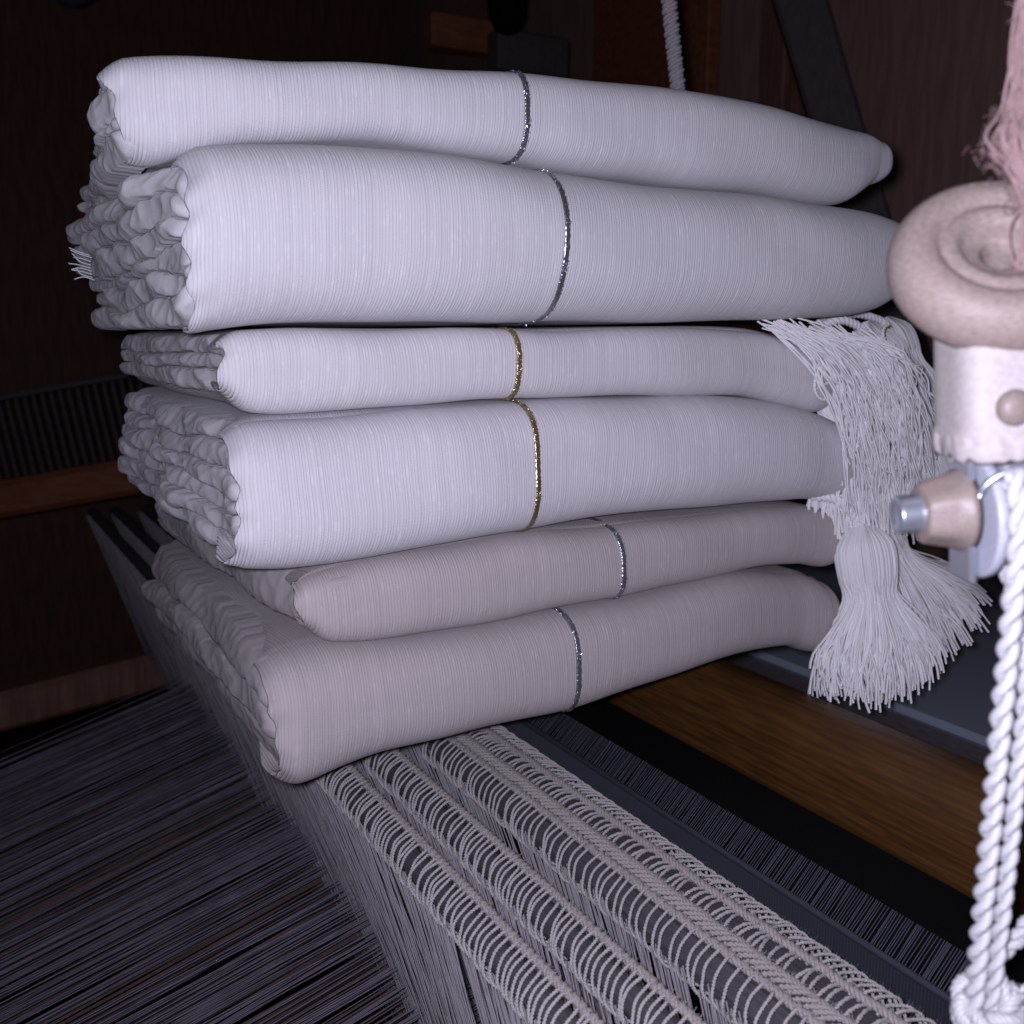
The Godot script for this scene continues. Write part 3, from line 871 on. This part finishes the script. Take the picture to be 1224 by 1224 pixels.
func ropes() -> void:
	var base := Transform3D(Basis(Vector3.UP, deg_to_rad(-28.878)), PULLEY_AT)
	# white rope over the sheave
	var t: Node3D = thing("pulley_rope", "white twisted rope running over the steel sheave down to a big knot", "rope", PULLEY_AT)
	t.rotation = Vector3(0, deg_to_rad(-28.878), 0)
	var front := MB.new()
	twist(front, smooth_path([Vector3(-0.0010, -0.040, 0.012), Vector3(-0.0030, -0.0345, 0.0195), Vector3(-0.0034, -0.043, 0.0245), Vector3(-0.0030, -0.060, 0.0255), Vector3(-0.0010, -0.104, 0.020), Vector3(0.0018, -0.160, 0.013), Vector3(0.0042, -0.228, 0.006)], 0.0009), 2, 0.00175, 0.0019, 0.0165, 5, 0.4, 6)
	put("rope_strand", front.mesh(), M.rope, t)
	var back := MB.new()
	twist(back, smooth_path([Vector3(0.0080, -0.045, -0.0205), Vector3(0.0098, -0.066, -0.010), Vector3(0.0094, -0.095, 0.012), Vector3(0.0096, -0.140, 0.012), Vector3(0.0105, -0.190, 0.008), Vector3(0.0112, -0.232, 0.004)], 0.0009), 2, 0.00155, 0.0017, 0.0155, 5, 2.0, 6)
	put("rope_strand", back.mesh(), M.rope, t)
	var kb := MB.new()
	for k in 4:
		var c := Vector3(0.0105 + 0.001 * k, -0.2275 - 0.0062 * k, 0.004)
		var tilt := Basis(Vector3(0.3, 0.1, 1.0).normalized(), 0.28 - 0.12 * k) * Basis(Vector3.RIGHT, 0.5)
		var ring := []
		for q in 17:
			var a := TAU * q / 16.0
			ring.append(c + tilt * Vector3(0.0085 * cos(a), 0.0006 * q * 0.3, 0.0075 * sin(a)))
		twist(kb, smooth_path(ring, 0.001), 2, 0.0024, 0.0027, 0.018, 5, k * 1.1, 5)
	put("knot", kb.mesh(), M.rope, t)
	var fb := MB.new()
	for k in 60:
		var c := Vector3(0.004 + rng.randfn() * 0.003, -0.236 + rng.randfn() * 0.003, 0.008 + rng.randfn() * 0.003)
		var d := Vector3(-0.9 + rng.randfn() * 0.3, -0.7 + rng.randfn() * 0.3, 0.3 + rng.randfn() * 0.4).normalized()
		fb.tube(smooth_path([c, c + d * 0.007, c + d * 0.014 + Vector3(0, -0.003, 0) + Vector3(rng.randfn(), rng.randfn(), rng.randfn()) * 0.001], 0.003), 0.0005, 4)
	stuff(put("frayed_end", fb.mesh(), M.rope, t))
	var u: Node3D = thing("rope_tail", "frayed white rope tail poking in beside the twisted pulley rope", "rope", PULLEY_AT)
	u.rotation = t.rotation
	var tb := MB.new()
	twist(tb, smooth_path([Vector3(0.0175, -0.2120, -0.004), Vector3(0.022, -0.2080, -0.004), Vector3(0.030, -0.1990, -0.006), Vector3(0.046, -0.1860, -0.008)], 0.0008), 2, 0.0016, 0.0018, 0.012, 5, 0.0, 4)
	put("upper_tail", tb.mesh(), M.rope, u)
	tb = MB.new()
	twist(tb, smooth_path([Vector3(0.0225, -0.2300, -0.004), Vector3(0.030, -0.2275, -0.004), Vector3(0.046, -0.2200, -0.008)], 0.0008), 2, 0.0016, 0.0018, 0.012, 5, 1.0, 4)
	put("lower_tail", tb.mesh(), M.rope, u)
	# pink yarn that holds the pulley up
	var yb := MB.new()
	for k in 80:
		var a := rng.randf() * TAU
		var r := 0.0042 * sqrt(rng.randf())
		var keys := []
		for q in [[-0.0060, 0.150, 1.1], [-0.0036, 0.118, 1.1], [-0.0012, 0.090, 1.2], [-0.0010, 0.0765, 1.6], [-0.0030, 0.0660, 2.3], [-0.0012, 0.0575, 1.6], [0.0020, 0.0490, 1.0], [0.0010, 0.0390, 0.8], [0.0000, 0.0290, 0.7]]:
			keys.append(Vector3(q[0] - 0.0005 + r * q[2] * cos(a + q[1] * 40.0), q[1], 0.006 + 0.006 * clampf((0.07 - q[1]) * 30.0, 0.0, 1.0) + r * q[2] * sin(a + q[1] * 40.0)) + Vector3(rng.randfn(), rng.randfn(), rng.randfn()) * 0.0011)
		yb.tube(smooth_path(keys, 0.0025), rng.randf_range(0.00035, 0.0007), 4)
	for k in 900:
		var c := Vector3(-0.0015, rng.randf_range(0.045, 0.145), 0.007) + Vector3(clampf(rng.randfn(), -1.6, 1.6), 0, clampf(rng.randfn(), -1.6, 1.6)) * 0.0026
		if c.y > 0.08: c.x -= 0.0022 + (c.y - 0.08) * 0.055
		if rng.randf() < 0.45: c.y = 0.066 + rng.randfn() * 0.006
		if absf(c.y - 0.066) < 0.012: c += Vector3(clampf(rng.randfn(), -1.5, 1.5) * 0.003 - 0.002, 0, rng.randfn() * 0.002)
		var d := Vector3(rng.randfn(), rng.randfn(), rng.randfn()).normalized()
		var e := Vector3(rng.randfn(), rng.randfn(), rng.randfn()).normalized()
		yb.tube(smooth_path([c - d * 0.0016, c, c + d * 0.0017 + e * 0.0011], 0.0011), 0.00009, 3, false)
	var y := put("pink_yarn", yb.mesh(), M.pink, null, base)
	tag(y, "fuzzy pink yarn cord hanging down into the wooden pulley collar", "cord")

func background() -> void:
	# the other loom at the back left: a dark comb of slats between two rails
	var t: Node3D = thing("back_loom_frame", "dark comb of upright slats between reddish rails, far left", "loom frame", Vector3.ZERO)
	var a0 := Vector3(-0.15, 0.905, -2.56)
	var a1 := Vector3(0.62, 1.055, -2.18)
	var mb := MB.new()
	var dir := (a1 - a0)
	var x := Transform3D(Basis(dir.normalized(), Vector3.UP.slide(dir.normalized()).normalized(), dir.normalized().cross(Vector3.UP).normalized()), (a0 + a1) * 0.5)
	mb.box(Vector3(0, -0.018, 0), Vector3(dir.length(), 0.078, 0.05), 0.012, x)
	put("lower_rail", mb.mesh(), M.red_wood, t)
	mb = MB.new()
	mb.box(Vector3(0, 0.190, 0), Vector3(dir.length(), 0.012, 0.04), 0.003, x)
	put("upper_rail", mb.mesh(), M.dark_strut, t)
	var sl := MB.new()
	sl.box(Vector3(0, 0.1025, 0), Vector3(0.006, 0.162, 0.012), 0.001)
	var slat := sl.mesh()
	for k in 44:
		put("slat", slat, M.dark_strut, t, x * Transform3D(Basis(), Vector3(-0.40 + k * 0.0185, 0, 0)))
	var lb := MB.new()
	lb.box(Vector3(0.35, 0.62, -2.08), Vector3(1.6, 0.075, 0.06), 0.01, Transform3D(Basis(Vector3.BACK, 0.12), Vector3(0.07, -0.03, 0)))
	tag(put("warp_beam", lb.mesh(), M.brown_wood), "dim red brown beam low behind the loose warp threads", "loom beam")
	# walls and floor
	var fb := MB.new()
	fb.box(Vector3(0.5, -0.05, -1.0), Vector3(9.0, 0.1, 9.0), 0.01)
	put("floor", fb.mesh(), M.floor).set_meta("kind", "structure")
	var wb := MB.new()
	wb.box(Vector3(0.0, 1.5, -4.05), Vector3(6.0, 3.4, 0.1), 0.01)
	put("back_wall", wb.mesh(), M.brown_wood).set_meta("kind", "structure")
	var sw := MB.new()
	sw.box(Vector3(1.70, 1.5, -1.5), Vector3(0.1, 3.4, 6.0), 0.01)
	put("side_wall", sw.mesh(), M.grey_wood).set_meta("kind", "structure")
	# tall wooden cabinet boards on the side wall
	var cab := thing("board_panel", "upright brown wooden boards with a dark gap behind the stack's top", "panelling", Vector3.ZERO)
	for b in [[-2.12, 0.46, "red"], [-1.690, 0.075, "brown"], [-1.612, 0.072, "brown"]]:
		var pb := MB.new()
		pb.box(Vector3(1.545, 1.45, b[0]), Vector3(0.035, 2.6, b[1]), 0.004)
		put("board", pb.mesh(), M.red_wood if b[2] == "red" else M.brown_wood, cab)

func more_background() -> void:
	# a flat white rope hanging behind the stack
	var rb := MB.new()
	twist(rb, smooth_path([Vector3(0.640, 1.730, -0.872), Vector3(0.652, 1.600, -0.868), Vector3(0.672, 1.440, -0.862), Vector3(0.672, 1.30, -0.862)], 0.002), 3, 0.0040, 0.0040, 0.030, 6, 0.0, 3)
	tag(put("hanging_rope", rb.mesh(), M.far_rope), "white braided rope hanging down behind the topmost white shawl", "rope")
	# slanting strut right of the stack
	var sb := MB.new()
	sb.box(Vector3.ZERO, Vector3(0.085, 1.1, 0.05), 0.006, Transform3D(Basis(Vector3.UP, deg_to_rad(-40.0)) * Basis(Vector3.BACK, deg_to_rad(19.0)), Vector3(1.475, 1.58, -1.42)))
	tag(put("loom_strut", sb.mesh(), M.dark_strut), "dark slanting wooden strut behind the right end of the stack", "strut")
	# small wooden pieces high up behind the stack
	var bb := MB.new()
	bb.box(Vector3(1.125, 1.962, -2.290), Vector3(0.16, 0.075, 0.05), 0.006, Transform3D())
	tag(put("wood_block", bb.mesh(), M.red_wood), "small brown wooden block above the stack beside a dark box", "block")
	var db := MB.new()
	db.box(Vector3(1.205, 1.885, -2.11), Vector3(0.18, 0.085, 0.06), 0.006, Transform3D())
	tag(put("dark_box", db.mesh(), M.dark_strut), "dark wooden box shape just above the top shawl's stripe", "box")
	var hb := MB.new()
	hb.lathe(PackedVector2Array([Vector2(0.0001, -0.12), Vector2(0.022, -0.112), Vector2(0.036, -0.085), Vector2(0.040, -0.03), Vector2(0.040, 0.16), Vector2(0.0001, 0.16)]), 28, Transform3D(Basis(), Vector3(1.015, 1.965, -1.86)))
	tag(put("hanging_weight", hb.mesh(), M.black), "black rounded weight hanging above the wooden block", "weight")
	var gb := MB.new()
	gb.lathe(PackedVector2Array([Vector2(0.0001, -0.07), Vector2(0.030, -0.062), Vector2(0.056, -0.036), Vector2(0.070, 0.0), Vector2(0.062, 0.036), Vector2(0.034, 0.07), Vector2(0.018, 0.10), Vector2(0.018, 0.16), Vector2(0.0001, 0.16)]), 32, Transform3D(Basis(), Vector3(0.321, 2.035, -2.511)))
	tag(put("light_bulb", gb.mesh(), M.bulb), "unlit bluish glass bulb high up at the back left", "bulb")

func _ready() -> void:
	# ---- camera, background light, flash, exposure
	rng.seed = 4242
	noise.seed = 11
	noise.frequency = 0.05
	noise.fractal_octaves = 2
	noise_b.seed = 29
	noise_b.frequency = 0.05
	noise_b.fractal_octaves = 1
	var cam := Camera3D.new()
	cam.name = "camera"
	cam.position = Vector3(0, 1.28, 0)
	cam.rotation = Vector3(deg_to_rad(-9.6713), deg_to_rad(-28.878), 0)
	cam.near = 0.02
	cam.far = 40.0
	var attr := CameraAttributesPhysical.new()
	attr.frustum_focal_length = 24.394
	attr.frustum_focus_distance = 0.68
	attr.frustum_near = 0.02
	attr.frustum_far = 40.0
	attr.exposure_aperture = 8.0
	cam.attributes = attr
	cam.fov = 52.3908
	add_child(cam)
	cam.current = true
	var env := Environment.new()
	env.background_mode = Environment.BG_COLOR
	env.background_color = Color(0.0035, 0.0028, 0.0030).linear_to_srgb()
	env.tonemap_mode = Environment.TONE_MAPPER_LINEAR
	env.tonemap_exposure = 1.0
	env.sdfgi_enabled = true
	env.ssao_enabled = true
	env.ssil_enabled = true
	var we := WorldEnvironment.new()
	we.name = "world_environment"
	we.environment = env
	add_child(we)
	var flash := OmniLight3D.new()
	flash.name = "camera_flash"
	flash.position = cam.position + cam.basis * Vector3(-0.014, 0.010, 0.0)
	flash.light_color = Color(0.915, 0.90, 1.0)
	flash.light_energy = 0.455
	flash.light_size = 0.004
	flash.omni_range = 12.0
	flash.omni_attenuation = 2.0
	flash.shadow_enabled = true
	add_child(flash)
	make_materials()
	# ---- structure
	background()
	loom_frame()
	heddles()
	warp()
	# ---- the stack
	var s1 := shawl(0, "topmost white ribbed shawl with silver stripe, narrow and tapering", 0.349, false)
	var s2 := shawl(1, "thick white ribbed shawl with silver stripe, second from the top", 0.360, false)
	var s3 := shawl(2, "thin white shawl with gold stripe, third from the top of the stack", 0.338, true)
	var s4 := shawl(3, "thick white shawl with gold stripe, on top of the beige shawls", 0.346, true)
	var s5 := shawl(4, "thin beige shawl with silver stripe, just under the white shawls", 0.428, false)
	var s6 := shawl(5, "thick beige shawl with silver stripe, at the bottom of the stack", 0.383, false)
	tassel(s4, Vector3(0.653, 1.130, -0.594), Vector3(0.662, 0.990, -0.570), Vector3(0.052, 0.004, 0.020), 0.023, 480, Vector3(0.612, 1.152, -0.61))
	tassel(s4, Vector3(0.705, 1.130, -0.640), Vector3(0.766, 1.008, -0.600), Vector3(0.062, 0.022, 0.010), 0.020, 460, Vector3(0.630, 1.152, -0.64))
	tassel(s3, Vector3(0.640, 1.256, -0.622), Vector3(0.668, 1.112, -0.606), Vector3(0.042, 0.0, 0.012), 0.018, 420, Vector3(0.600, 1.260, -0.63))
	tassel(s3, Vector3(0.706, 1.290, -0.650), Vector3(0.750, 1.112, -0.625), Vector3(0.048, 0.004, 0.010), 0.027, 480, Vector3(0.650, 1.282, -0.66))
	tassel(s3, Vector3(0.775, 1.295, -0.690), Vector3(0.815, 1.150, -0.640), Vector3(0.045, 0.02, 0.01), 0.018, 280, Vector3(0.70, 1.290, -0.70))
	tassel(s6, Vector3(0.655, 1.030, -0.640), Vector3(0.668, 0.980, -0.612), Vector3(0.032, 0.0, 0.01), 0.008, 90, Vector3(0.620, 1.030, -0.64))
	tangle(s3, "tangled_fringe", Vector3(0.640, 1.266, -0.596), Vector3(0.080, 0.030, 0.010), 22, 0.0010)
	tangle(s3, "tangled_fringe", Vector3(0.662, 1.222, -0.588), Vector3(0.030, 0.070, 0.008), 14, 0.0010)
	loose_fringe(s3)
	var lt := MB.new()
	for k in 9:
		var c := Vector3(0.116, 1.322 + 0.0025 * k, -0.90 + rng.randfn() * 0.006)
		lt.tube(smooth_path([c, c + Vector3(-0.008, 0.002, 0.004), c + Vector3(-0.014 + rng.randfn() * 0.002, 0.004 + rng.randfn() * 0.003, 0.008)], 0.004), 0.00045, 4)
	stuff(put("loose_threads", lt.mesh(), M.tassel, s2))
	more_background()
	pulley()
	ropes()
